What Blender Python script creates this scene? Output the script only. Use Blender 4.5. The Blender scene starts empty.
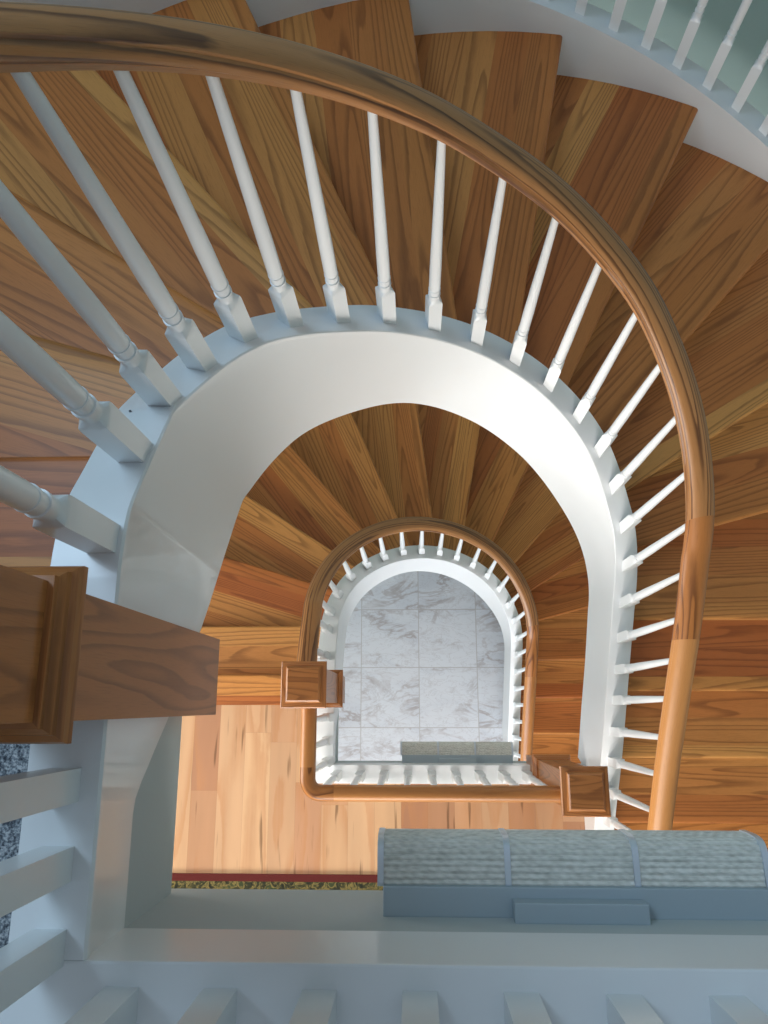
import bpy, bmesh, math, random
from mathutils import Vector, Matrix
PI = math.pi
ZC = 7.17                      # height of the camera above the marble floor; h = depth below the camera
random.seed(4)

# ------------------------------------------------------------------ tables along the well
# p runs along the well edge: p<0 left straight (Y=cy+p), 0..pi the bend, p>pi right straight (Y=cy-(p-pi))
LEDGE = [(-1.2,.965),(-.30,.966),(-.22,.977),(-.12,1.04),(.0,1.13),(.147,1.24),(.366,1.385),(.506,1.48),(.646,1.59),(.87,1.765),(1.065,1.90),(1.229,2.01),
         (1.65,2.27),(1.97,2.465),(2.32,2.69),(2.65,2.94),(2.757,3.0),(3.02,3.17),(3.142,3.235),(3.35,3.365),(3.60,3.515),(3.85,3.67),(4.10,3.85),(4.44,4.06)]
BOTTOM = [(-1.2,1.10),(-.60,1.10),(-.53,1.165),(-.48,1.225),(-.30,1.405),(-.16,1.525),(-.04,1.63),(.08,1.745),(.28,1.90),(.48,2.035),(.80,2.265),(1.17,2.49),
          (1.55,2.78),(1.94,3.09),(2.36,3.39),(2.79,3.58),(3.06,3.70),(3.19,3.77),(3.38,3.88),(3.57,4.01),(3.77,4.14),(4.1,4.35),(4.44,4.55)]
RAILB = [(-1.2,.215),(-.40,.235),(-.2,.32),(0,.455),(.19,.58),(.41,.715),(.654,.865),(.87,1.0),(1.10,1.145),(1.29,1.265),(1.51,1.41),(1.72,1.54),(1.94,1.68),
         (2.15,1.81),(2.365,1.96),(2.566,2.095),(2.79,2.24),(3.142,2.44),(3.33,2.56),(3.58,2.745),(3.82,2.92),(4.05,3.07),(4.25,3.20),(4.5,3.36)]
def lookup(T, p):
    if p <= T[0][0]: return T[0][1]
    if p >= T[-1][0]: return T[-1][1]
    n = len(T)
    def sl(i): return (T[i+1][1]-T[i][1])/(T[i+1][0]-T[i][0])
    for i in range(n-1):
        if T[i][0] <= p <= T[i+1][0]:
            m = sl(i)
            m0 = m if i == 0 else (0 if sl(i-1)*m <= 0 else 2*sl(i-1)*m/(sl(i-1)+m))
            m1 = m if i == n-2 else (0 if sl(i+1)*m <= 0 else 2*sl(i+1)*m/(sl(i+1)+m))
            d = T[i+1][0]-T[i][0]; t = (p-T[i][0])/d
            return (2*t**3-3*t*t+1)*T[i][1]+(t**3-2*t*t+t)*d*m0+(-2*t**3+3*t*t)*T[i+1][1]+(t**3-t*t)*d*m1

class Flight:
    def __init__(self, cx, cy, a, b, dh, out_r=2.09):
        self.cx, self.cy, self.a, self.b, self.dh, self.R = cx, cy, a, b, dh, out_r
    def inner(self, p, off=0.0):
        """point on the baluster line, moved outwards (away from the well) by off"""
        if p < 0: return Vector((self.cx-self.a-off, self.cy+p))
        if p > PI: return Vector((self.cx+self.a+off, self.cy-(p-PI)))
        x, y = -math.cos(p)*self.a, math.sin(p)*self.b
        n = Vector((-math.cos(p)/self.a, math.sin(p)/self.b)).normalized()
        return Vector((self.cx+x, self.cy+y)) + n*off
    def normal(self, p):
        return (self.inner(p, 1)-self.inner(p, 0)).normalized()
    def outer(self, p, off=0.0):
        t = min(max((1.25-p)/1.25, 0), 1)
        R = self.R+off+.30*t*t*(3-2*t)           # the outer edge runs wider towards the head of the flight
        if p < 0: return Vector((.235-R, .46+p))
        if p > PI: return Vector((.235+R, .46-(p-PI)))
        return Vector((.235-math.cos(p)*R, .46+math.sin(p)*R))
    def ledge(self, p): return lookup(LEDGE, p)+self.dh
    def bottom(self, p): return lookup(BOTTOM, p)+self.dh
    def railb(self, p): return lookup(RAILB, p)+self.dh
F1 = Flight(.231, .46, .664, .664, 0.0)
F2 = Flight(.1875, .45, .6475, .592, 3.04)
RISE = .19
FLOOR2, FLOOR1, FLOOR0 = 1.09, 4.13, 7.17
# nosing lines: (kind, value); 'y' = straight line at that Y, 'a' = ray from the bend's centre at that angle
NOSE = [('y',.163),('y',.44)]+[('a',163-16.45*i-(.8 if 3 <= i <= 6 else 0)) for i in range(10)]+[('y',.365),('y',.065),('y',-.235),('y',-.545)]
#---PREP-END---
C = bpy.context.scene.collection
def P3(v, h): return Vector((v[0], v[1], ZC-h))

# ------------------------------------------------------------------ materials
def mat(name):
    m = bpy.data.materials.new(name); m.use_nodes = True
    nt = m.node_tree; b = nt.nodes['Principled BSDF']
    return m, nt, b
def srgb(r, g, b):
    f = lambda c: (c/255/12.92) if c/255 <= .04045 else ((c/255+.055)/1.055)**2.4
    return (f(r), f(g), f(b), 1)
class NB:
    """tiny node builder"""
    def __init__(self, nt): self.nt = nt
    def n(self, t, **kw):
        nd = self.nt.nodes.new(t)
        for k, v in kw.items(): setattr(nd, k, v)
        return nd
    def link(self, a, b): self.nt.links.new(a, b)
    def m(self, op, a, b=None, c=None):
        nd = self.n('ShaderNodeMath', operation=op)
        for i, v in enumerate((a, b, c)):
            if v is None: continue
            if hasattr(v, 'links'): self.link(v, nd.inputs[i])
            else: nd.inputs[i].default_value = v
        return nd.outputs[0]
    def xyz(self, x, y, z):
        nd = self.n('ShaderNodeCombineXYZ')
        for i, v in enumerate((x, y, z)):
            if hasattr(v, 'links'): self.link(v, nd.inputs[i])
            else: nd.inputs[i].default_value = v
        return nd.outputs[0]
    def noise(self, vec, scale=1, detail=2, rough=.5, dist=0):
        nd = self.n('ShaderNodeTexNoise'); self.link(vec, nd.inputs['Vector'])
        nd.inputs['Scale'].default_value = scale; nd.inputs['Detail'].default_value = detail
        nd.inputs['Roughness'].default_value = rough; nd.inputs['Distortion'].default_value = dist
        return nd.outputs['Fac']
    def white(self, vec):
        nd = self.n('ShaderNodeTexWhiteNoise', noise_dimensions='3D'); self.link(vec, nd.inputs['Vector'])
        return nd.outputs['Value']
    def mix(self, f, a, b, blend='MIX'):
        nd = self.n('ShaderNodeMix', data_type='RGBA', blend_type=blend)
        for i, v in ((0, f), (6, a), (7, b)):
            if hasattr(v, 'links'): self.link(v, nd.inputs[i])
            else: nd.inputs[i].default_value = v
        return nd.outputs[2]
    def ramp(self, f, stops):
        nd = self.n('ShaderNodeValToRGB'); e = nd.color_ramp.elements
        while len(e) < len(stops): e.new(.5)
        for el, (p, c) in zip(e, stops): el.position = p; el.color = c
        self.link(f, nd.inputs[0]); return nd.outputs[0]
    def step(self, v, a, b):
        nd = self.n('ShaderNodeMapRange', interpolation_type='SMOOTHSTEP'); self.link(v, nd.inputs[0])
        nd.inputs[1].default_value = a; nd.inputs[2].default_value = b
        return nd.outputs[0]

def wood(name, tones, grain, bw=0.0, plank=0.0, k=9.0, su=.9, sv=7.0, gstr=.75, rough=.33, streak=0.0, gap=0.0, pore=.22):
    """oak-like wood: u runs with the grain, v across; contour lines of a stretched noise give the cathedral figure"""
    m, nt, b = mat(name); q = NB(nt)
    uv = q.n('ShaderNodeUVMap'); uv.uv_map = 'UVMap'
    s = q.n('ShaderNodeSeparateXYZ'); q.link(uv.outputs[0], s.inputs[0]); u, v = s.outputs[0], s.outputs[1]
    seed = q.m('MULTIPLY', q.n('ShaderNodeObjectInfo').outputs['Random'], 97.0)
    if bw:
        row = q.m('FLOOR', q.m('DIVIDE', q.m('ADD', v, q.m('MULTIPLY', seed, .013)), bw))
    else: row = q.m('ADD', 0.0, 0.0)
    seg = q.m('ADD', 0.0, 0.0)
    if plank:
        uo = q.m('ADD', q.m('DIVIDE', u, plank), q.m('MULTIPLY', q.white(q.xyz(row, 3.3, 1.0)), 7.0))
        seg = q.m('FLOOR', uo)
    w = q.white(q.xyz(row, seg, seed)); w2 = q.white(q.xyz(seg, q.m('ADD', row, 5.5), seed))
    vec = q.xyz(q.m('ADD', q.m('MULTIPLY', u, su), q.m('MULTIPLY', w, 61.0)), q.m('ADD', q.m('MULTIPLY', v, sv), q.m('MULTIPLY', w2, 23.0)), q.m('ADD', seed, q.m('MULTIPLY', w, 9.0)))
    n1 = q.noise(vec, 1.0, 1.2, .4)
    wob = q.noise(q.xyz(q.m('MULTIPLY', u, 14.0), q.m('MULTIPLY', v, 60.0), seed), 1.0, 2, .5)
    ring = q.m('FRACT', q.m('ADD', q.m('MULTIPLY', n1, k), q.m('MULTIPLY', wob, .22)))
    # each ring: slow rise to a dark, porous line, then a quick fall
    line = q.m('MULTIPLY', q.step(ring, .45, .90), q.m('SUBTRACT', 1.0, q.step(ring, .90, 1.0)))
    por = q.noise(q.xyz(q.m('MULTIPLY', u, 22.0), q.m('MULTIPLY', v, 520.0), seed), 1.0, 2, .6)
    fine = q.noise(q.xyz(q.m('MULTIPLY', u, 3.0), q.m('MULTIPLY', v, 90.0), q.m('ADD', seed, w)), 1.0, 3, .6)
    tn = q.m('ADD', q.m('MULTIPLY', w2, .35), q.m('MULTIPLY', q.white(q.xyz(seed, 1.7, 8.1)), .65)) if bw and not plank else w2
    tone = q.ramp(tn, [(i/(len(tones)-1), c) for i, c in enumerate(tones)])
    big = q.noise(q.xyz(q.m('MULTIPLY', u, 1.6), q.m('MULTIPLY', v, 11.0), q.m('ADD', seed, 4.0)), 1.0, 2, .5)
    f = q.m('MULTIPLY', line, q.m('MULTIPLY', q.m('ADD', .45, q.m('MULTIPLY', fine, 1.1)), gstr))
    col = q.mix(f, tone, grain)
    col = q.mix(q.m('MULTIPLY', q.step(por, .48, .75), pore), col, grain)
    hsv = q.n('ShaderNodeHueSaturation'); q.link(col, hsv.inputs['Color'])
    q.link(q.m('ADD', .83, q.m('MULTIPLY', big, .34)), hsv.inputs['Value'])
    col = hsv.outputs[0]
    if streak:
        sn = q.noise(q.xyz(q.m('MULTIPLY', u, 2.4), q.m('MULTIPLY', v, 34.0), q.m('ADD', seed, q.m('MULTIPLY', w, 31.0))), 1.0, 2, .55)
        col = q.mix(q.m('MULTIPLY', q.step(sn, .63, .74), streak), col, srgb(92, 62, 38))
    if gap:
        fv = q.m('FRACT', q.m('DIVIDE', q.m('ADD', v, q.m('MULTIPLY', seed, .013)), bw))
        g = q.m('LESS_THAN', q.m('MINIMUM', fv, q.m('SUBTRACT', 1.0, fv)), gap/bw)
        if plank:
            fu = q.m('FRACT', uo); g = q.m('MAXIMUM', g, q.m('LESS_THAN', fu, gap*1.6/plank))
        col = q.mix(q.m('MULTIPLY', g, .4), col, srgb(130, 90, 58))
    q.link(col, b.inputs['Base Color'])
    b.inputs['Roughness'].default_value = rough
    b.inputs['Specular IOR Level'].default_value = .35; b.inputs['Coat Weight'].default_value = .04; b.inputs['Coat Roughness'].default_value = .25
    bmp = q.n('ShaderNodeBump'); bmp.inputs['Strength'].default_value = .08; bmp.inputs['Distance'].default_value = .002
    q.link(por, bmp.inputs['Height']); q.link(bmp.outputs[0], b.inputs['Normal'])
    return m

def paint(name, col, rough=.35, bump=.02, scale=60, coat=0.0):
    m, nt, b = mat(name); q = NB(nt)
    tc = q.n('ShaderNodeTexCoord')
    n = q.noise(tc.outputs['Object'], scale, 3, .6); n2 = q.noise(tc.outputs['Object'], 3, 2, .5)
    c2 = tuple(x*.94 for x in col[:3])+(1,)
    q.link(q.mix(n2, col, c2), b.inputs['Base Color']); b.inputs['Roughness'].default_value = rough
    b.inputs['Coat Weight'].default_value = coat
    bmp = q.n('ShaderNodeBump'); bmp.inputs['Strength'].default_value = bump; bmp.inputs['Distance'].default_value = .003
    q.link(n, bmp.inputs['Height']); q.link(bmp.outputs[0], b.inputs['Normal'])
    return m

OAK_T = wood('oak_tread', [srgb(172,94,46), srgb(184,112,56), srgb(200,136,72), srgb(176,100,50), srgb(208,148,82), srgb(182,108,54), srgb(204,142,76)], srgb(92,46,20), bw=.125, k=25, su=.28, sv=5.4, gstr=.46, rough=.42)
OAK_R = wood('oak_rail', [srgb(166,112,66), srgb(180,128,78)], srgb(78,40,20), k=12, su=.28, sv=16, gstr=.8, rough=.36)
OAK_RL = wood('oak_rail_light', [srgb(184,124,68), srgb(190,132,76)], srgb(136,84,42), k=4, su=.4, sv=10, gstr=.5, rough=.38)
OAK_RD = wood('oak_rail_dark', [srgb(168,106,54), srgb(178,116,62)], srgb(92,50,22), k=9, su=1.2, sv=12, gstr=.75, rough=.38)
OAK_N = wood('oak_newel', [srgb(178,118,66), srgb(166,104,56)], srgb(104,60,30), k=20, su=.8, sv=8, gstr=.55, rough=.32)
MAPLE = wood('landing_plank', [srgb(184,136,104), srgb(198,158,120), srgb(166,118,88), srgb(206,168,130), srgb(190,144,108)], srgb(180,126,84), bw=.136, plank=1.05, k=6, su=.7, sv=4.5, gstr=.5, rough=.4, streak=.65, gap=.0006, pore=.06)
WHITE = paint('white_gloss_paint', (.80, .82, .83, 1), .32, .03, 25, .2)
WHITE_S = paint('white_satin_paint', (.80, .80, .80, 1), .45, .04, 14)
SAGE = paint('sage_green_wall', srgb(178,196,190), .8, .05, 90)
PLASTER = paint('pale_grey_wall_paint', (.50, .55, .56, 1), .75, .05, 70)

def marble():
    m, nt, b = mat('marble_tile'); q = NB(nt)
    tc = q.n('ShaderNodeTexCoord'); s = q.n('ShaderNodeSeparateXYZ'); q.link(tc.outputs['Object'], s.inputs[0])
    T = .535
    xs = q.m('DIVIDE', q.m('SUBTRACT', s.outputs[0], .045), T); ys = q.m('DIVIDE', q.m('SUBTRACT', s.outputs[1], .345), T)
    tx, ty = q.m('FLOOR', xs), q.m('FLOOR', ys)
    w = q.white(q.xyz(tx, ty, 2.0)); w2 = q.white(q.xyz(ty, tx, 7.0))
    # each tile its own cut of the stone
    c = q.xyz(q.m('ADD', s.outputs[0], q.m('MULTIPLY', w, 40.0)), q.m('ADD', q.m('MULTIPLY', s.outputs[1], 1.0), q.m('MULTIPLY', w2, 40.0)), w)
    mp = q.n('ShaderNodeMapping'); q.link(c, mp.inputs[0]); mp.inputs['Rotation'].default_value = (0, 0, .9); mp.inputs['Scale'].default_value = (1.0, 2.2, 1)
    v1 = q.m('ABSOLUTE', q.m('SUBTRACT', q.noise(mp.outputs[0], 1.9, 5, .6, 1.0), .5))
    v2 = q.m('ABSOLUTE', q.m('SUBTRACT', q.noise(mp.outputs[0], 5.5, 4, .6, 1.6), .5))
    cl = q.noise(mp.outputs[0], 1.6, 4, .6, .6)
    vein = q.m('SUBTRACT', 1.0, q.step(v1, 0.0, .055)); fine = q.m('SUBTRACT', 1.0, q.step(v2, 0.0, .03))
    col = q.mix(q.m('MULTIPLY', q.step(cl, .42, .72), .5), srgb(214,220,228), srgb(184,192,204))
    col = q.mix(q.m('MULTIPLY', vein, q.m('MULTIPLY', q.step(cl, .35, .65), .62)), col, srgb(148,136,134))
    col = q.mix(q.m('MULTIPLY', fine, .25), col, srgb(150,146,150))
    fx, fy = q.m('FRACT', xs), q.m('FRACT', ys)
    e = q.m('MINIMUM', q.m('MINIMUM', fx, q.m('SUBTRACT', 1.0, fx)), q.m('MINIMUM', fy, q.m('SUBTRACT', 1.0, fy)))
    g = q.m('LESS_THAN', e, .0075)
    col = q.mix(q.m('MULTIPLY', g, .8), col, srgb(176,176,178))
    q.link(col, b.inputs['Base Color']); b.inputs['Roughness'].default_value = .28
    return m
MARBLE = marble()

def carpet_mat():
    m, nt, b = mat('blue_grey_carpet'); q = NB(nt)
    tc = q.n('ShaderNodeTexCoord')
    n = q.noise(tc.outputs['Object'], 260, 2, .7); n2 = q.noise(tc.outputs['Object'], 90, 2, .6)
    col = q.ramp(q.m('ADD', q.m('MULTIPLY', n, .6), q.m('MULTIPLY', n2, .4)), [(.38, srgb(58,64,74)), (.5, srgb(132,140,148)), (.62, srgb(204,208,212))])
    q.link(col, b.inputs['Base Color']); b.inputs['Roughness'].default_value = 1
    bmp = q.n('ShaderNodeBump'); bmp.inputs['Strength'].default_value = .9; bmp.inputs['Distance'].default_value = .006
    q.link(n, bmp.inputs['Height']); q.link(bmp.outputs[0], b.inputs['Normal'])
    return m
CARPET = carpet_mat()
def rug_mat():
    m, nt, b = mat('rug_field'); q = NB(nt)
    tc = q.n('ShaderNodeTexCoord')
    n = q.noise(tc.outputs['Object'], 26, 3, .6, 1.5)
    col = q.ramp(n, [(.34, srgb(24,26,16)), (.46, srgb(52,52,28)), (.54, srgb(120,104,58)), (.62, srgb(50,58,32))])
    q.link(col, b.inputs['Base Color']); b.inputs['Roughness'].default_value = 1
    return m
RUG = rug_mat()
RED = paint('red_wool', srgb(84,22,18), 1.0, .5, 300)
def metal(name, col, rough):
    m, nt, b = mat(name); q = NB(nt)
    tc = q.n('ShaderNodeTexCoord'); n = q.noise(tc.outputs['Object'], 40, 2, .5)
    b.inputs['Base Color'].default_value = col; b.inputs['Metallic'].default_value = .4
    q.link(q.m('ADD', rough-.04, q.m('MULTIPLY', n, .08)), b.inputs['Roughness'])
    return m
CHROME = metal('brushed_chrome', srgb(214,222,230), .3)
STEEL = metal('satin_steel', srgb(176,190,198), .5)
def rib_glass():
    m, nt, b = mat('ribbed_glass'); q = NB(nt)
    uv = q.n('ShaderNodeUVMap'); uv.uv_map = 'UVMap'
    s = q.n('ShaderNodeSeparateXYZ'); q.link(uv.outputs[0], s.inputs[0]); u, v = s.outputs[0], s.outputs[1]
    ph = q.m('MULTIPLY', q.m('FLOOR', q.m('MULTIPLY', v, 1/.0125)), 2.4)
    tw = q.m('SINE', q.m('ADD', q.m('ADD', q.m('MULTIPLY', u, 420.0), q.m('MULTIPLY', v, 200.0)), ph))
    n = q.noise(q.xyz(q.m('MULTIPLY', u, 40.0), q.m('MULTIPLY', v, 150.0), 0.0), 1.0, 3, .6)
    f = q.m('ADD', q.m('MULTIPLY', tw, .06), n)
    q.link(q.ramp(f, [(.3, srgb(200,200,192)), (.55, srgb(230,230,222)), (.8, srgb(248,246,240))]), b.inputs['Base Color'])
    b.inputs['Roughness'].default_value = .42; b.inputs['Transmission Weight'].default_value = .06
    b.inputs['IOR'].default_value = 1.45; b.inputs['Coat Weight'].default_value = .4
    bmp = q.n('ShaderNodeBump'); bmp.inputs['Strength'].default_value = .25; bmp.inputs['Distance'].default_value = .003
    q.link(tw, bmp.inputs['Height']); q.link(bmp.outputs[0], b.inputs['Normal'])
    return m
GLASS = rib_glass()
def dark(name, c):
    m, nt, b = mat(name); q = NB(nt); tc = q.n('ShaderNodeTexCoord')
    q.link(q.mix(q.noise(tc.outputs['Object'], 50), c, tuple(x*.7 for x in c[:3])+(1,)), b.inputs['Base Color']); return m
DARK = dark('dark_hole', srgb(40,42,46))

# ------------------------------------------------------------------ mesh helpers
def obj(name, bm, m, parent=None, smooth=None):
    me = bpy.data.meshes.new(name)
    bmesh.ops.recalc_face_normals(bm, faces=bm.faces[:])
    bm.to_mesh(me); bm.free()
    if m: me.materials.append(m)
    o = bpy.data.objects.new(name, me); C.objects.link(o)
    if parent: o.parent = parent
    if smooth is not None:
        for p in me.polygons: p.use_smooth = True
        me.set_sharp_from_angle(angle=math.radians(smooth))
    return o
def thing(name, label, cat, group=None):
    o = bpy.data.objects.new(name, None); C.objects.link(o); o.empty_display_size = .1
    o['label'] = label; o['category'] = cat
    if group: o['group'] = group
    return o
def struct(o): o['kind'] = 'structure'; return o
def add_box(bm, x0, x1, y0, y1, z0, z1, ud=None, bevel=0.0):
    """box with planar uv; ud = axis (0,1,2) the grain runs along"""
    vs = [bm.verts.new((x, y, z)) for x in (x0, x1) for y in (y0, y1) for z in (z0, z1)]
    fs = [bm.faces.new([vs[i] for i in q]) for q in ((0,1,3,2),(4,6,7,5),(0,4,5,1),(2,3,7,6),(0,2,6,4),(1,5,7,3))]
    if bevel:
        es = list({e for f in fs for e in f.edges})
        bmesh.ops.bevel(bm, geom=es, offset=bevel, segments=2, profile=.6, affect='EDGES')
    return fs
def box_uv(bm, ud=1):
    uv = bm.loops.layers.uv.get('UVMap') or bm.loops.layers.uv.new('UVMap')
    oth = [i for i in range(3) if i != ud]
    for f in bm.faces:
        n = f.normal
        for l in f.loops:
            c = l.vert.co
            # across the grain: whichever other axis the face shows
            a = oth[0] if abs(n[oth[0]]) < abs(n[oth[1]]) else oth[1]
            l[uv].uv = (c[ud], c[a])
def boxobj(name, dims, m, parent=None, ud=1, bevel=0.0):
    bm = bmesh.new(); add_box(bm, *dims, bevel=bevel); bm.normal_update(); box_uv(bm, ud)
    return obj(name, bm, m, parent)
def sweep(name, stations, m, parent=None, smooth=None, closed_profile=True, caps=True, us=None):
    """stations: list of equal-length point lists; uv u = length along, v = along the profile"""
    bm = bmesh.new(); uv = bm.loops.layers.uv.new('UVMap')
    rows = [[bm.verts.new(p) for p in st] for st in stations]
    n = len(stations[0]); u = 0; U = [0]
    for a, b in zip(stations, stations[1:]):
        u += sum(((Vector(b[j])-Vector(a[j])).length for j in range(n)))/n; U.append(u)
    mid = stations[len(stations)//2]; V = [0]
    for j in range(n): V.append(V[-1]+(Vector(mid[(j+1) % n])-Vector(mid[j])).length)
    for i in range(len(rows)-1):
        for j in range(n if closed_profile else n-1):
            k = (j+1) % n
            try: f = bm.faces.new((rows[i][j], rows[i+1][j], rows[i+1][k], rows[i][k]))
            except ValueError: continue
            for l, (uu, vv) in zip(f.loops, ((U[i],V[j]),(U[i+1],V[j]),(U[i+1],V[j+1]),(U[i],V[j+1]))): l[uv].uv = (uu, vv)
    if caps and closed_profile:
        for r in (rows[0], rows[-1]):
            f = bm.faces.new(r)
            for l, vv in zip(f.loops, V): l[uv].uv = (l.vert.co.z, l.vert.co.x+l.vert.co.y)
    return obj(name, bm, m, parent, smooth)
def frange(a, b, st):
    n = max(1, int(round((b-a)/st))); return [a+(b-a)*i/n for i in range(n+1)]

# ------------------------------------------------------------------ the stairs
def cross_p(F, k, which, off):
    kind, val = NOSE[k]
    f = F.inner if which == 'in' else F.outer
    if kind == 'y':
        cy = F.cy if which == 'in' else .46
        return (val-cy) if k < 5 else PI+(cy-val)
    a = math.radians(val); d = Vector((math.cos(a), math.sin(a))); c = Vector((.235, .46))
    lo, hi = -.6, PI+.6
    def side(p):
        q = f(p, off)-c; return math.atan2(-(d.x*q.y-d.y*q.x), d.dot(q))     # <0 before the line (towards the top)
    for _ in range(60):
        mid = (lo+hi)/2
        if side(mid) < 0: lo = mid
        else: hi = mid
    return (lo+hi)/2

def tread(F, k, base, root):
    """tread k: front edge on nosing line k, back edge under the riser above it"""
    h = base+RISE*k
    oi, oo = .030, .012
    i1, o1 = cross_p(F, k, 'in', oi), cross_p(F, k, 'out', oo)
    i0, o0 = cross_p(F, k-1, 'in', oi), cross_p(F, k-1, 'out', oo)
    pin = [F.inner(p, oi) for p in frange(i0-.055, i1, .06)]         # runs in under the riser above
    pout = [F.outer(p, oo) for p in frange(o0-.022, o1, .05)]
    a, b = pin[-1], pout[-1]
    d = (b-a).normalized(); nrm = Vector((-d.y, d.x))
    if nrm.dot(pin[0]-a) > 0: nrm = -nrm            # points down the stairs
    loop = pin + pout[::-1]
    bm = bmesh.new()
    top = [bm.verts.new(P3(v, h)) for v in loop]; bot = [bm.verts.new(P3(v, h+.034)) for v in loop]
    bm.faces.new(top); bm.faces.new(bot[::-1])
    n = len(loop); fe = None
    for i in range(n):
        j = (i+1) % n; bm.faces.new((top[i], bot[i], bot[j], top[j]))
    va, vb, wa, wb = top[len(pin)-1], top[len(pin)], bot[len(pin)-1], bot[len(pin)]
    es = [bm.edges.get((va, vb)), bm.edges.get((wa, wb))]
    bmesh.ops.bevel(bm, geom=[e for e in es if e], offset=.014, segments=4, profile=.5, affect='EDGES')
    uv = bm.loops.layers.uv.new('UVMap')
    for f in bm.faces:
        for l in f.loops:
            q = Vector(l.vert.co.xy)-a
            l[uv].uv = (q.dot(d), q.dot(nrm)+l.vert.co.z)
    o = obj('tread', bm, OAK_T, root, 40)
    # riser below this nosing
    r0, r1 = a-nrm*.03, b-nrm*.03
    bm = bmesh.new()
    vs = [P3(r0, h+.034), P3(r1, h+.034), P3(r1, h+RISE), P3(r0, h+RISE)]
    fr = [bm.verts.new(v) for v in vs]; bk = [bm.verts.new(v-Vector((nrm.x, nrm.y, 0))*.018) for v in vs]
    bm.faces.new(fr); bm.faces.new(bk[::-1])
    for i in range(4): j = (i+1) % 4; bm.faces.new((fr[i], bk[i], bk[j], fr[j]))
    obj('riser', bm, WHITE_S, root)

OUT_DROP = lambda F, p: F.dh+1.085+.0125*math.degrees(min(max(p, -.3), PI+.35))+(0 if p < PI+.35 else (p-PI-.35)*.63)
def staircase(F, base, label, p_end):
    root = thing('staircase', label, 'staircase')
    for k in range(0, 16):
        if k == 0:
            bm = bmesh.new(); add_box(bm, .235-2.36, F.cx-F.a-.03, .005, .163, ZC-base-.034, ZC-base)
            es = [e for e in bm.edges if all(abs(v.co.y-.163) < 1e-5 for v in e.verts) and abs(e.verts[0].co.z-e.verts[1].co.z) < 1e-5]
            bmesh.ops.bevel(bm, geom=es, offset=.014, segments=4, profile=.5, affect='EDGES'); bm.normal_update(); box_uv(bm, 0)
            o = obj('nosing_board', bm, OAK_T, root, 40)
            boxobj('riser', (.235-2.36, F.cx-F.a-.03, .115, .133, ZC-base-RISE, ZC-base-.034), WHITE_S, root)
        else: tread(F, k, base, root)
    # inner closed stringer: ledge on top, tall curved face to the well
    fl = base+3.04
    st = []
    for p in frange(-(F.cy+.285), p_end, .02):
        t, b = F.ledge(p), F.bottom(p)
        if p > PI+F.cy+.26: b = min(b, fl-.003)
        t = min(t, fl-.06)
        ii, oo = F.inner(p, -.045), F.inner(p, .045)
        io = F.inner(p, -.052); tt = t+.022
        st.append([P3(F.inner(p, -.047), t), P3(F.inner(p, .043), t), P3(oo, t+.004), P3(oo, b), P3(ii, b), P3(ii, tt), P3(F.inner(p, -.050), t+.014), P3(F.inner(p, -.050), t+.004)])
    s = sweep('inner_stringer', st, WHITE, root, 35)
    # outer stringer with its ledge
    st = []
    for p in frange(-.25, p_end, .05):
        t = OUT_DROP(F, p); b = t+.75
        if p > PI: t = min(t, fl-.08); b = min(b, fl-.003)
        st.append([P3(F.outer(p, 0), t), P3(F.outer(p, .10), t), P3(F.outer(p, .10), b), P3(F.outer(p, 0), b)])
    sweep('outer_stringer', st, WHITE_S, root, 35)
    # plaster soffit under the winders
    st = []
    for p in frange(0.05, p_end-.6, .05):
        b1, b2 = F.bottom(p)-.02, OUT_DROP(F, p)+.70
        if p > PI+.3: b1 = b2 = min(max(b1, b2), fl-.02)
        st.append([P3(F.inner(p, .02), b1), P3(F.outer(p, .05), b2), P3(F.outer(p, .05), b2-.02), P3(F.inner(p, .02), b1-.02)])
    sweep('soffit', st, PLASTER, root, 35)
    return root
S1 = staircase(F1, FLOOR2, 'upper winding flight of red-brown oak treads with a wide white stringer facing the well', PI+1.28)
S2 = staircase(F2, FLOOR1, 'lower winding flight of oak treads circling down to the white marble floor', PI+1.26)
bm = bmesh.new(); bmesh.ops.create_cone(bm, cap_ends=True, segments=12, radius1=.0022, radius2=.0022, depth=.002)
nh = obj('nail_hole', bm, DARK, S1); q = F1.inner(.0, .02); nh.location = P3(q, F1.ledge(.0)-.0008)

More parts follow.
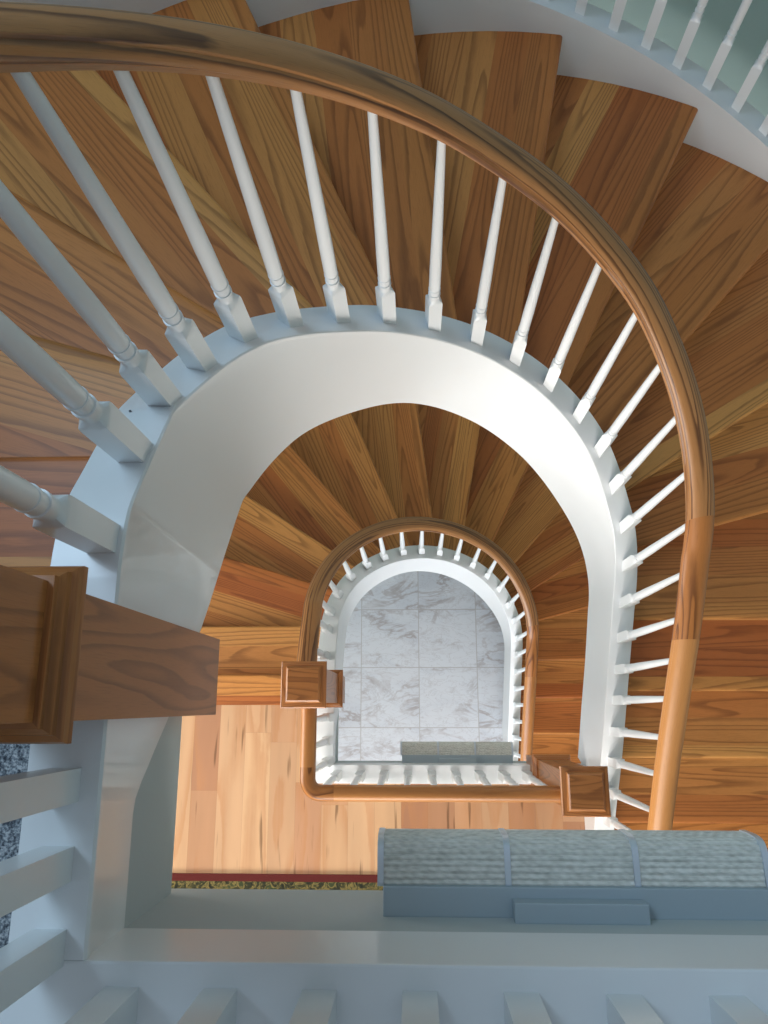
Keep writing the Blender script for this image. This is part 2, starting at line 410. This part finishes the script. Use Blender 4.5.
# ------------------------------------------------------------------ balusters, rails, newels
def baluster_mesh(H, sq=.155, w=.039, top=.0088, foot=.04):
    """square foot, chamfer and bead, then a round shaft tapering to the rail"""
    bm = bmesh.new(); S = 20
    def ring(fn, z): return [bm.verts.new((*fn(i), z)) for i in range(S)]
    def sqf(hw):
        def f(i):
            a = 2*PI*(i+.5)/S; c, s = math.cos(a), math.sin(a); k = hw/max(abs(c), abs(s)); x, y = c*k, s*k
            return (x, y)
        return f
    def rd(r): return lambda i: (r*math.cos(2*PI*(i+.5)/S), r*math.sin(2*PI*(i+.5)/S))
    hw = w/2; rows = []
    # squares are laid on four true corners by snapping the ring points nearest the diagonals
    def sqring(hw, z):
        f = sqf(hw); pts = [list(f(i)) for i in range(S)]
        for q in range(4):
            a = PI/4+q*PI/2; i = int(round((a/(2*PI))*S-.5)) % S
            pts[i] = [hw*(1 if math.cos(a) > 0 else -1), hw*(1 if math.sin(a) > 0 else -1)]
        return [bm.verts.new((x, y, z)) for x, y in pts]
    rows.append(sqring(hw, -foot)); rows.append(sqring(hw, sq-.012)); rows.append(sqring(hw*.96, sq-.004))
    prof = [(.0162,sq+.004),(.0150,sq+.008),(.0150,sq+.022),(.0172,sq+.0225),(.0172,sq+.029),(.0148,sq+.0295),(.0148,sq+.048),(.0168,sq+.0485),(.0168,sq+.053),(.0154,sq+.0535),(.0160,sq+.07),(.0157,sq+.16)]
    n = 8
    for i in range(1, n+1):
        t = i/n; prof.append((.0157+(top-.0157)*t, sq+.16+(H+.012-sq-.16)*t))
    for r, z in prof: rows.append(ring(rd(r), z))
    for a, b in zip(rows, rows[1:]):
        for i in range(S): j = (i+1) % S; bm.faces.new((a[i], a[j], b[j], b[i]))
    bm.faces.new(rows[0][::-1]); bm.faces.new(rows[-1])
    me = bpy.data.meshes.new('baluster'); bmesh.ops.recalc_face_normals(bm, faces=bm.faces[:]); bm.to_mesh(me); bm.free()
    me.materials.append(WHITE)
    for p in me.polygons: p.use_smooth = True
    me.set_sharp_from_angle(angle=math.radians(22))
    return me
BAL = {}
def put_baluster(xy, h, H, ang, root, sq=.155):
    key = (round(H, 2), sq)
    if key not in BAL: BAL[key] = baluster_mesh(key[0], sq)
    o = bpy.data.objects.new('baluster', BAL[key]); C.objects.link(o); o.parent = root
    o.location = P3(xy, h); o.rotation_euler = (0, 0, ang); return o

RP = [(-.020,0),(.020,0),(.022,.010),(.033,.017),(.0355,.026),(.0355,.036),(.032,.043),(.0335,.050),(.030,.060),(.022,.069),(.011,.0745),(0,.076)]
RP = RP + [(-x, z) for x, z in RP[-2:1:-1]]
def rail_stations(pts, half=1.0):
    """pts: list of (xy, h_bottom, outward normal)"""
    return [[P3(xy+n*x*half, hb-z) for x, z in RP] for xy, hb, n in pts]

def stair_balustrade(F, ps, label, p0, p1):
    root = thing('stair_balustrade', label, 'balustrade')
    def seg(a, b, m, lab=None):
        pts = [(F.inner(p), F.railb(p), F.normal(p)) for p in frange(a, b, .03)]
        o = sweep('handrail', rail_stations(pts, 1.2), m, root, 40)
        if lab: o['label'] = lab
    j1, j2 = PI-.15, PI+.25
    seg(p0, j1, OAK_R, 'long curved oak handrail section'); seg(j1, j2, OAK_RD, 'short darker figured handrail section'); seg(j2, p1, OAK_RL, 'straight lighter oak handrail section')
    for p in ps:
        hl, hr = F.ledge(p), F.railb(p); n = F.normal(p)
        put_baluster(F.inner(p, -.022+.022*min(max(p, 0), .7)/.7 if F is F1 else 0), hl, hl-hr, math.atan2(n.y, n.x), root)
    return root
PS1 = [-.245,-.095,.055,.262,.472,.685,.894,1.106,1.319,1.532,1.742,1.948,2.161,2.358,2.557,2.775,2.984,3.178,3.318,3.449,3.577,3.712,3.846,3.985,4.114]
PS2 = [-.198,-.053,.09,.296,.53,.749,.956,1.167,1.367,1.566,1.763,1.963,2.168,2.373,2.591,2.796,3.02,3.19,3.322,3.456,3.583,3.712,3.845,3.98,4.11]
stair_balustrade(F1, PS1, 'big upper stair balustrade of tapered white balusters under a curving oak handrail', -.34, PI+1.05)
stair_balustrade(F2, PS2, 'small lower stair balustrade around the arched marble well, with an oak handrail', -.295, PI+1.05)

def guard(label, dh, x_end, bx, by, y_top):
    root = thing('landing_balustrade', label, 'balustrade')
    lx, ly, hb = -.432, -.337, .965+dh-.757
    r = .055
    def seg(pts, m, lab):
        o = sweep('handrail', rail_stations(pts, .88), m, root, 40); o['label'] = lab
    W, Sn = Vector((-1, 0)), Vector((0, -1))
    seg([(Vector((lx, y)), hb, W) for y in frange(y_top, ly+.10, .1)], OAK_RL, 'short straight oak handrail beside the flight')
    cor = [(Vector((lx, ly+.10)), hb, W)]
    for i in range(9):
        a = PI+PI/2*i/8; n = Vector((math.cos(a), math.sin(a))); cor.append((Vector((lx+r, ly+r))+n*r, hb, n))
    cor.append((Vector((lx+.11, ly)), hb, Sn))
    seg(cor, OAK_RD, 'rounded darker oak corner piece of the handrail')
    seg([(Vector((x, ly)), hb, Sn) for x in frange(lx+.11, x_end, .1)], OAK_RL, 'long straight oak handrail across the landing')
    for y in by: put_baluster(Vector((-.428, y)), .965+dh, .757, 0, root, .21)
    for x in bx: put_baluster(Vector((x, -.331)), .965+dh, .757, 0, root, .21)
    return root
guard('upper landing balustrade, square white baluster feet along the bottom and left of the view', 0, 1.55, [-.3375+.1135*i for i in range(17)], [-.093, -.182, -.272], -.018)
guard('lower landing balustrade with a light oak handrail beside the pale plank floor', 3.033, .568, [-.385+.1165*i for i in range(9)], [-.055, -.165, -.265], .005)

def square_stack(name, cx, cy, levels, m, parent, smooth=25, around=False):
    """square rings: levels = [(half width, h)]"""
    st = [[P3(Vector((cx+sx*w, cy+sy*w)), h) for sx, sy in ((-1,-1),(1,-1),(1,1),(-1,1))] for w, h in levels]
    bm = bmesh.new(); uv = bm.loops.layers.uv.new('UVMap')
    rows = [[bm.verts.new(p) for p in r] for r in st]
    for a, b in zip(rows, rows[1:]):
        for j in range(4):
            k = (j+1) % 4; f = bm.faces.new((a[j], a[k], b[k], b[j]))
            wl = max((a[k].co-a[j].co).length, (b[k].co-b[j].co).length)
            for l, vv in zip(f.loops, (0, 1, 1, 0)): l[uv].uv = (vv*wl+j*.7, l.vert.co.z+(abs(l.vert.co.x-cx)+abs(l.vert.co.y-cy))) if around else (l.vert.co.z, j*.31+vv*wl)
    for r in (rows[0], rows[-1]):
        f = bm.faces.new(r)
        for l in f.loops: l[uv].uv = (l.vert.co.x, l.vert.co.y)
    return obj(name, bm, m, parent, smooth)
def newel(cx, cy, h_top, h_bot, label, hw=.0685, collar=.74):
    root = thing('newel_post', label, 'newel post'); root.location = (0, 0, 0)
    square_stack('shaft', cx, cy, [(hw, h_top+.045), (hw, h_bot-.004), (hw-.004, h_bot)], OAK_N, root)
    c = h_top+collar
    square_stack('collar', cx, cy, [(hw-.002, c-.034), (hw+.006, c-.032), (hw+.006, c-.024), (hw+.012, c-.018), (hw+.013, c-.010), (hw+.019, c-.006), (hw+.021, c), (hw+.021, c+.010), (hw+.016, c+.014), (hw+.003, c+.016), (hw-.002, c+.016)], OAK_N, root, around=True)
    square_stack('cap', cx, cy, [(hw-.002, h_top+.062), (hw+.008, h_top+.058), (hw+.011, h_top+.046), (hw+.021, h_top+.040), (hw+.022, h_top+.026), (hw+.018, h_top+.022),
                                 (hw+.002, h_top+.018), (hw-.002, h_top+.006), (hw-.008, h_top)], OAK_N, root, around=True)
    return root
newel(-.4345, .053, .035, 1.44, 'large oak newel post end hanging at the left edge beside the upper balustrade')
newel(-.437, .082, 3.04, 4.14, 'small oak newel post at the head of the lower flight, left of the marble well')
newel(.640, -.312, 3.04, 4.128, 'small reddish oak newel post with square cap at the right end of the landing rail')

# outer guard beyond the winders (top right of the view)
OB = thing('outer_balustrade', 'white balusters on the far outer ledge at the top right corner', 'balustrade')
st = [[P3(F1.outer(p, .05)+(F1.outer(p, 1)-F1.outer(p, 0)).normalized()*x, OUT_DROP(F1, p)-.757-z) for x, z in RP] for p in frange(.35, 2.95, .05)]
sweep('handrail', st, OAK_R, OB, 40)
OPS = [1.767+.0655*i for i in range(-9,17)]
for p in OPS:
    n = (F1.outer(p, 1)-F1.outer(p, 0)).normalized()
    put_baluster(F1.outer(p, .05), OUT_DROP(F1, p), .757, math.atan2(n.y, n.x), OB, .21)

# ------------------------------------------------------------------ floors and landing edges
def z(h): return ZC-h
struct(boxobj('floor', (-2.6, 3.05, -3.3, 3.3, -.12, 0), MARBLE))
XL, XR, YS = -2.55, 3.0, -3.2
def floor_L(h, m):
    bm = bmesh.new(); pts = [(XL, YS), (XR, YS), (XR, -.373), (-.468, -.373), (-.468, .005), (XL, .005)]
    a = [bm.verts.new((x, y, z(h))) for x, y in pts]; b = [bm.verts.new((x, y, z(h+.21))) for x, y in pts]
    bm.faces.new(a); bm.faces.new(b[::-1])
    for i in range(6): j = (i+1) % 6; bm.faces.new((a[i], b[i], b[j], a[j]))
    bm.normal_update(); box_uv(bm, 1)
    return struct(obj('floor', bm, m))
floor_L(FLOOR1, MAPLE); floor_L(FLOOR2, CARPET)
n = 0
for dh, x1 in ((0, XR), (3.033, .846)):
    fl = FLOOR2 if dh == 0 else FLOOR1
    lx = -.388 if dh == 0 else F2.cx-F2.a+.045
    n += 1; struct(boxobj('trim_%d' % n, (lx-.09, x1, -.375, -.285, z(1.10+dh), z(.965+dh)), WHITE, ud=0, bevel=.003))
    n += 1; struct(boxobj('trim_%d' % n, (lx-.085, x1, -.374, -.292, z(fl+.265), z(1.10+dh)), PLASTER, ud=0))
    n += 1; struct(boxobj('trim_%d' % n, (lx-.085, lx-.007, -.30, .114, z(fl+.234), z(1.095+dh)), PLASTER, ud=0))
    n += 1; struct(boxobj('trim_%d' % n, (XL, lx-.08, .005, .114, z(fl+.22), z(fl+.036)), PLASTER, ud=0))

# oak boards on the landing floor at the foot of the upper flight
boxobj('foot_board', (F1.cx+F1.a+.045, 2.29, -.95, -.50, z(FLOOR1), z(FLOOR1)+.012), OAK_T, S1, ud=0)
# rug on the lower landing
rt = thing('rug', 'green and gold patterned rug with a dark red border lying on the pale plank landing', 'rug')
boxobj('field', (-1.50, .55, -2.3, -.852, z(FLOOR1), z(FLOOR1)+.010), RUG, rt)
bm = bmesh.new()
for d in ((-1.53,.58,-.852,-.818),(-1.53,.58,-2.334,-2.3),(-1.53,-1.50,-2.3,-.852),(.55,.58,-2.3,-.852)): add_box(bm, *d, z(FLOOR1), z(FLOOR1)+.011)
bm.normal_update(); box_uv(bm); obj('border', bm, RED, rt)

# ------------------------------------------------------------------ three-panel wall lights under the landings
def wall_light(dh, label, x0=-.052, w=.1855, y_wall=-.2925):
    root = thing('wall_light', label, 'wall light', 'chrome and ribbed glass wall lights')
    y0 = y_wall
    d = dh+.028
    boxobj('housing', (x0+.004, x0+3*w, y0, -.252, z(d+1.275), z(d+1.168)), STEEL, root, bevel=.0015)
    boxobj('mounting_cover', (x0+w+.003, x0+2*w+.003, y0, -.266, z(d+1.168), z(d+1.138)), STEEL, root, bevel=.0015)
    def prof(off, ribs, n=90):
        # flat top, rounded shoulder, straight front; fine ribs run lengthwise
        base = []
        for i in range(401):
            a = i/400*PI/2; q = .36
            base.append((-.254+(.064+off)*math.sin(a)**q, d+1.182-off+(.072+off)*(1-max(math.cos(a), 0)**q)))
        L = [0]
        for p, q in zip(base, base[1:]): L.append(L[-1]+math.hypot(q[0]-p[0], q[1]-p[1]))
        out = []; k = 0
        for i in range(n+1):
            t = L[-1]*i/n
            while k < 399 and L[k+1] < t: k += 1
            f = (t-L[k])/max(L[k+1]-L[k], 1e-9); y = base[k][0]+(base[k+1][0]-base[k][0])*f; h = base[k][1]+(base[k+1][1]-base[k][1])*f
            dy, dh_ = base[k+1][0]-base[k][0], base[k+1][1]-base[k][1]; m = math.hypot(dy, dh_) or 1
            r = .0030*abs(math.sin(t/.0085*PI)) if ribs else 0
            out.append((y+dh_/m*r, h-dy/m*r))
        return out
    for i in range(3):
        a, b = x0+i*w+.003, x0+(i+1)*w-.003
        pf = prof(0, True); back = [(-.252, pf[-1][1]), (-.252, pf[0][1]+.002)]
        ring = pf+[(-.245, pf[-1][1])]
        bm = bmesh.new(); uv = bm.loops.layers.uv.new('UVMap')
        A = [bm.verts.new((a, y, z(h))) for y, h in ring]; B = [bm.verts.new((b, y, z(h))) for y, h in ring]
        V = [0]
        for q, r in zip(ring, ring[1:]): V.append(V[-1]+math.hypot(q[0]-r[0], q[1]-r[1]))
        for j in range(len(ring)-1):
            f = bm.faces.new((A[j], B[j], B[j+1], A[j+1]))
            for l, c in zip(f.loops, ((a,V[j]),(b,V[j]),(b,V[j+1]),(a,V[j+1]))): l[uv].uv = c
        bm.faces.new(A); bm.faces.new(B[::-1])
        obj('glass_panel', bm, GLASS, root, 30)
    for i in range(4):
        c = x0+i*w; a, b = c-.0045, c+.0045
        ring = prof(.0045, False, 30)+[(-.250, prof(.0045, False, 30)[-1][1]), (-.250, d+1.176)]
        bm = bmesh.new()
        A = [bm.verts.new((a, y, z(h))) for y, h in ring]; B = [bm.verts.new((b, y, z(h))) for y, h in ring]
        for j in range(len(ring)):
            k = (j+1) % len(ring); bm.faces.new((A[j], B[j], B[k], A[k]))
        bm.faces.new(A); bm.faces.new(B[::-1])
        obj('divider_band', bm, CHROME, root, 30)
    return root
wall_light(0, 'large grey wall light with three ribbed glass panels under the upper landing edge')
wall_light(3.033, 'small far wall light above the marble floor, below the lower landing curb', -.073, .1965)

# ------------------------------------------------------------------ room shell
ZT = ZC+1.9
def wallbox(name, d, m=SAGE): return struct(boxobj(name, d, m))
# curved wall round the outside of the stairs
st = []
for p in frange(0, PI, .06):
    q0, q1 = F1.outer(p, .785), F1.outer(p, .93)
    st.append([Vector((q0.x, q0.y, 0)), Vector((q1.x, q1.y, 0)), Vector((q1.x, q1.y, ZT)), Vector((q0.x, q0.y, ZT))])
struct(sweep('wall_back', st, SAGE, None, 35))
# window openings: wall pieces around them
def wall_with_windows(name, axis, at, t, a0, a1, wins, m=SAGE):
    """one mesh wall with rectangular openings; wins = [(a0,a1,z0,z1)], stacked, same span per column"""
    bm = bmesh.new()
    def put(u0, u1, z0, z1):
        if u1-u0 < 1e-4 or z1-z0 < 1e-4: return
        if axis == 'y': add_box(bm, u0, u1, at, at+t, z0, z1)
        else: add_box(bm, at, at+t, u0, u1, z0, z1)
    w0, w1 = wins[0][0], wins[0][1]
    put(a0, w0, 0, ZT); put(w1, a1, 0, ZT)
    zz = 0
    for (_, _, z0, z1) in wins: put(w0, w1, zz, z0); zz = z1
    put(w0, w1, zz, ZT)
    bm.normal_update(); box_uv(bm)
    return struct(obj(name, bm, m))
wins_f = [(-1.7, .9, .55, 2.5), (-1.7, .9, z(FLOOR1)+.55, z(FLOOR1)+2.15), (-1.7, .9, z(FLOOR2)+.5, z(FLOOR2)+2.2)]
wall_with_windows('wall_front', 'y', -3.35, .15, -2.7, 3.15, wins_f)
wins_l = [(-.9, .3, z(FLOOR1)+.6, z(FLOOR1)+2.3), (-.9, .3, z(FLOOR2)+.6, z(FLOOR2)+2.2)]
wall_with_windows('wall_left', 'x', -2.68, .15, -3.35, .46, wins_l)
wallbox('wall_right', (3.0, 3.15, -3.35, .46, 0, ZT))
wn = 0
for (a0, a1, z0, z1) in wins_f:
    wn += 1; bm = bmesh.new()
    for d in ((a0, a0+.06), (a1-.06, a1), ((a0+a1)/2-.02, (a0+a1)/2+.02)): add_box(bm, d[0], d[1], -3.34, -3.22, z0, z1)
    for e in ((z0, z0+.06), (z1-.06, z1)): add_box(bm, a0, a1, -3.33, -3.23, e[0], e[1])
    bm.normal_update(); box_uv(bm); struct(obj('window_%d' % wn, bm, WHITE_S))

# ------------------------------------------------------------------ light
def area(name, loc, rot, sx, sy, power, col):
    l = bpy.data.lights.new(name, 'AREA'); l.shape = 'RECTANGLE'; l.size = sx; l.size_y = sy; l.energy = power; l.color = col
    o = bpy.data.objects.new(name, l); C.objects.link(o); o.location = loc; o.rotation_euler = rot
    return o
# daylight through the front windows (below the camera's feet) and the hall windows
area('daylight_lower_landing', (-.4, -3.42, z(FLOOR1)+1.35), (PI/2, 0, 0), 2.6, 1.6, 180, (1.0, .955, .90))
area('daylight_ground', (-.4, -3.42, 1.5), (PI/2, 0, 0), 2.6, 1.9, 230, (.92, .96, 1.0))
area('daylight_left', (-2.75, -.3, z(FLOOR1)+1.3), (PI/2, 0, -PI/2), 1.2, 1.6, 80, (1.0, .96, .92))
area('skylight_upper_hall', (-1.9, 1.6, ZC+2.0), (math.radians(-22), math.radians(-28), 0), 1.4, 1.4, 58, (.56, .78, 1.0))
w = bpy.data.worlds.new('sky'); bpy.context.scene.world = w; w.use_nodes = True
bg = w.node_tree.nodes['Background']; bg.inputs[0].default_value = (.74, .85, 1.0, 1); bg.inputs[1].default_value = .39

# ------------------------------------------------------------------ camera, looking almost straight down the well
FPX = 760.0
dn = Vector(((414.5-384)/FPX, -(706.0-512)/FPX, -1)).normalized()
zc = -dn; xa = Vector((1, 0, 0)); xa = (xa-zc*xa.dot(zc)).normalized(); ya = zc.cross(xa)
cam = bpy.data.cameras.new('camera'); co = bpy.data.objects.new('camera', cam); C.objects.link(co)
R = Matrix((xa, ya, zc)).to_4x4()
co.matrix_world = Matrix.Translation((0, 0, ZC)) @ R
cam.sensor_fit = 'VERTICAL'; cam.sensor_height = 32.0; cam.lens = FPX/1024*32.0; cam.clip_start = .01
sc = bpy.context.scene; sc.camera = co
sc.view_settings.view_transform = 'Standard'; sc.view_settings.look = 'None'; sc.view_settings.exposure = 0.0; sc.view_settings.gamma = 1
sc.view_settings.use_curve_mapping = False
